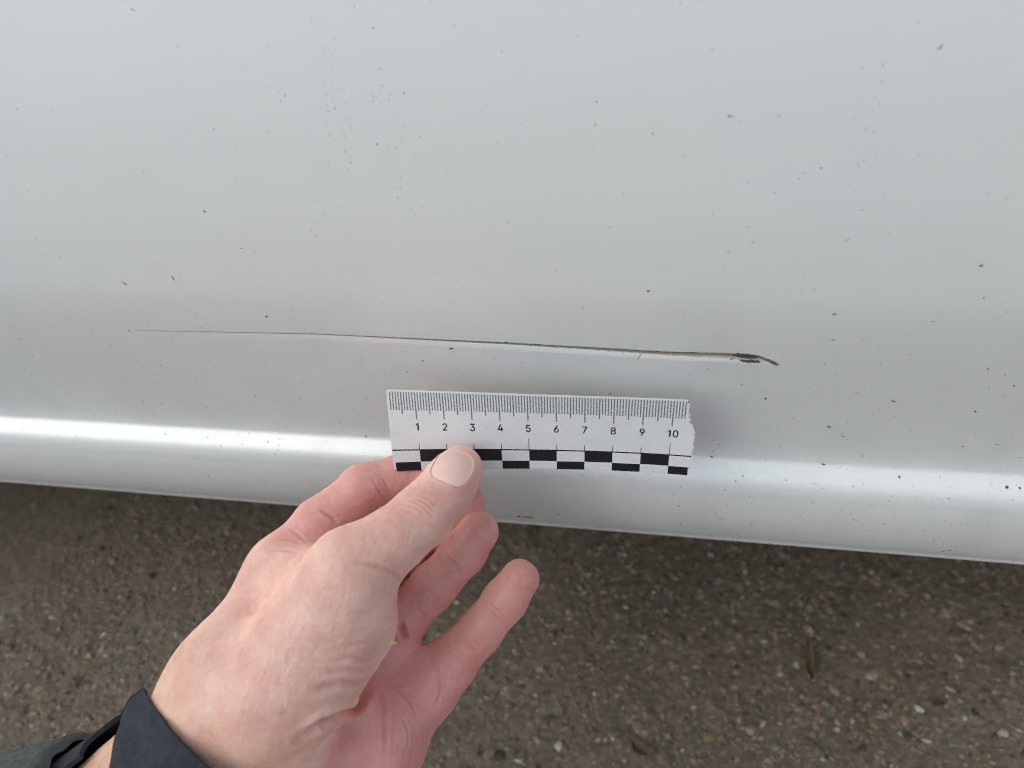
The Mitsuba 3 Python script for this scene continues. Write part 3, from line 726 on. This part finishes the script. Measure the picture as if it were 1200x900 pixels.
# gold ring low on the ring finger
ra_, rb_ = RINGF[0][0], RINGF[1][0]
rc = ra_ * .34 + rb_ * .66 - .0005 * RIGHT + .0005 * FWD
rax = (rb_ - ra_) / np.linalg.norm(rb_ - ra_)
prof = np.array([(.0108, -.0022), (.0115, -.0019), (.0118, 0), (.0115, .0019), (.0108, .0022), (.0105, 0)])
th_ = np.linspace(0, 2 * np.pi, 72, endpoint=False)
e1_ = np.cross(rax, UP); e1_ /= np.linalg.norm(e1_); e2_ = np.cross(rax, e1_)
V_ = (rc + prof[:, 0][None, :, None] * (np.cos(th_)[:, None, None] * e1_ + np.sin(th_)[:, None, None] * e2_) + prof[:, 1][None, :, None] * rax).reshape(-1, 3)
i, j = np.meshgrid(np.arange(72), np.arange(6), indexing='ij')
F_ = np.stack([i * 6 + j, i * 6 + (j + 1) % 6, ((i + 1) % 72) * 6 + (j + 1) % 6, ((i + 1) % 72) * 6 + j], -1).reshape(-1, 4)
scene['gold'] = {'type': 'twosided', 'bsdf': {'type': 'principled', 'base_color': {'type': 'rgb', 'value': [.62, .43, .20]}, 'metallic': 1.0, 'roughness': .25}}
scene['person__finger_ring'] = mikit.ply((V_, F_), 'gold', 40)

# sleeve and cuff round the forearm
AX0, AX1 = V3(-0.079804, -0.111706, 0.23356), V3(-0.162865, -0.200111, 0.184664)
ad = (AX1 - AX0) / np.linalg.norm(AX1 - AX0)
a1 = -RIGHT + UP; a1 = a1 - (a1 @ ad) * ad; a1 /= np.linalg.norm(a1)          # towards the thumb side of the wrist
a2 = np.cross(ad, a1)
if a2 @ FWD > 0:
    a2 = -a2                                                                    # towards the camera


def arm_pt(s, phi, r1, r2):      # phi 90 = thumb side, 0 = towards the camera
    return AX0 + s[..., None] * ad + (r1 * np.sin(phi))[..., None] * a1 + (r2 * np.cos(phi))[..., None] * a2


def cloth(key, S, PHI, R1, R2, thick, mat, closed=False):
    """A sheet of cloth with thickness on a grid of positions along and round the arm."""
    P = arm_pt(S, PHI, R1, R2)
    Q = arm_pt(S, PHI, R1 - thick, R2 - thick)
    n, m = S.shape
    q = grid_faces(n, m)
    F = [q, q[:, ::-1] + n * m]
    idx = np.arange(n * m).reshape(n, m)
    rim = np.concatenate([idx[0, :-1], idx[:-1, -1], idx[-1, :0:-1], idx[:0:-1, 0]])
    r2_ = np.roll(rim, -1)
    F.append(np.stack([rim, rim + n * m, r2_ + n * m, r2_], 1))
    F = np.concatenate(F); F = np.vstack([F[:, [0, 1, 2]], F[:, [0, 2, 3]]])
    scene[key] = mikit.ply(trimesh.Trimesh(np.concatenate([P.reshape(-1, 3), Q.reshape(-1, 3)]), F, process=False), mat, 50)


def weave(p, n, uv):
    return fbm(p.x * 1500, p.y * 1500, p.z * 1500, 2)


def navy(p, n, uv):
    return mix((.020, .022, .030), (.040, .043, .054), fbm(p.x * 900, p.y * 900, p.z * 900, 2))


def fleece(p, n, uv):
    return mix((.062, .068, .066), (.135, .142, .134), fbm(p.x * 700, p.y * 700, p.z * 700, 3))


scene['navy_cloth'] = {'type': 'twosided', 'bsdf': {'type': 'bumpmap', 'scale': .0002, 'arbitrary': proc(weave, 2e-4), 'nested': {'type': 'principled', 'base_color': proc(navy), 'roughness': .8, 'specular': .25, 'sheen': .4}}}
scene['grey_fleece'] = {'type': 'twosided', 'bsdf': {'type': 'bumpmap', 'scale': .0008, 'arbitrary': proc(weave, 2e-4), 'nested': {'type': 'principled', 'base_color': proc(fleece), 'roughness': .95, 'specular': .1, 'sheen': .5}}}
t, ph = np.meshgrid(np.linspace(0, 1, 40), np.linspace(-170, 88, 80), indexing='ij')
u_ = (ph + 170) / 258
s0 = np.interp(ph, [-170, -60, 0, 15, 45, 65, 80, 88], [.012, .004, -.0035, -.003, -.0006, .0020, .0044, .0055])
slit = np.interp(t, [0, .25, .55, 1], [1, .50, .08, -.3])
phi = np.radians(np.where(ph > 0, ph * slit, ph))
S = s0 + t * .045
bul = .0028 * meshkit.fbm(np.stack([S * 90, ph / 30, 0 * S], -1), 2, 3)
hem = .0007 * np.exp(-((t - .06) / .05) ** 2) - .0005 * np.exp(-((t - .16) / .02) ** 2)
far = smooth01((-ph - 30) / 60)
cloth('person__cuff', S, phi, .0312 + .009 * far + .0015 * t + bul + hem, .0275 + .010 * far + .002 * t + bul + hem, .0018, 'navy_cloth')
t, ph = np.meshgrid(np.linspace(0, 1, 24), np.linspace(66, 200, 40), indexing='ij')
S = .0265 - .006 * smooth01((ph - 70) / 50) + t * .04 + .0015 * np.sin(ph / 9) * (1 - t)
bul = .0025 * meshkit.fbm(np.stack([S * 70, ph / 25, 0 * S], -1), 2, 8)
cloth('person__cuff_strap', S, np.radians(ph), .0318 + .006 * t + bul, .0290 + .003 * t + bul, .0016, 'navy_cloth')
t, ph = np.meshgrid(np.linspace(0, 1, 90), np.linspace(0, 360, 120), indexing='ij')
S = .033 + t * .26 + .004 * np.cos(np.radians(ph - 60))
flare = np.interp(S, [.03, .040, .055, .08, .15, .3], [0, .006, .016, .020, .023, .030])
bul = .010 * (meshkit.fbm(np.stack([S * 55, np.cos(np.radians(ph)) * 1.5, np.sin(np.radians(ph)) * 1.5], -1), 3, 21) - .4)
cloth('person__sleeve', S, np.radians(ph), .0345 + flare + bul, .030 + flare + bul, .003, 'grey_fleece')
labels['person__cuff'] = {'label': 'dark navy cuff flap open at the wrist'}
labels['person__sleeve'] = {'label': 'grey-green fleece sleeve'}

# fine hairs on the wrist and the back of the hand
r_ = np.random.default_rng(77)
cand = np.where((d_dor < .004) & (hn @ (-RIGHT) > -.25) & (((hv - V3(-0.08285, -0.098579, 0.26377)) ** 2).sum(1) < .062 ** 2) & (pink < .35))[0]
pick = r_.choice(cand, 130, replace=False)
Vs, Fs, o = [], [], 0
flow = -ad * .75 + UP * .0 - RIGHT * .35
for k in pick:
    nrm = hn[k]
    d = flow + r_.normal(0, .35, 3); d = d - (d @ nrm) * nrm; d /= np.linalg.norm(d)
    L, rad = r_.uniform(.0025, .0065), r_.uniform(.000022, .000038)
    side = np.cross(nrm, d)
    for_ = np.linspace(0, 1, 5)
    bend = r_.normal(0, .25)
    cen = hv[k] + L * (for_[:, None] * d + (.30 * for_ - .22 * for_ ** 2)[:, None] * nrm + (bend * for_ ** 2)[:, None] * side)
    rr = rad * (1 - .8 * for_)
    ring = np.stack([cen + rr[:, None] * (math.cos(a) * side + math.sin(a) * nrm) for a in (0, 2.094, 4.189)], 1)
    Vs.append(ring.reshape(-1, 3))
    for q in range(4):
        for c in range(3):
            a, b = q * 3 + c, q * 3 + (c + 1) % 3
            Fs.append((a + o, b + o, b + 3 + o)); Fs.append((a + o, b + 3 + o, a + 3 + o))
    o += 15
scene['hair_brown'] = {'type': 'twosided', 'bsdf': {'type': 'principled', 'base_color': {'type': 'rgb', 'value': [.22, .13, .085]}, 'roughness': .4, 'specular': .5}}
scene['person__hand__hair'] = mikit.ply((np.concatenate(Vs), np.array(Fs)), 'hair_brown', True)
labels['person__hand__hair'] = {'label': 'fine brown hairs on the wrist', 'kind': 'stuff'}
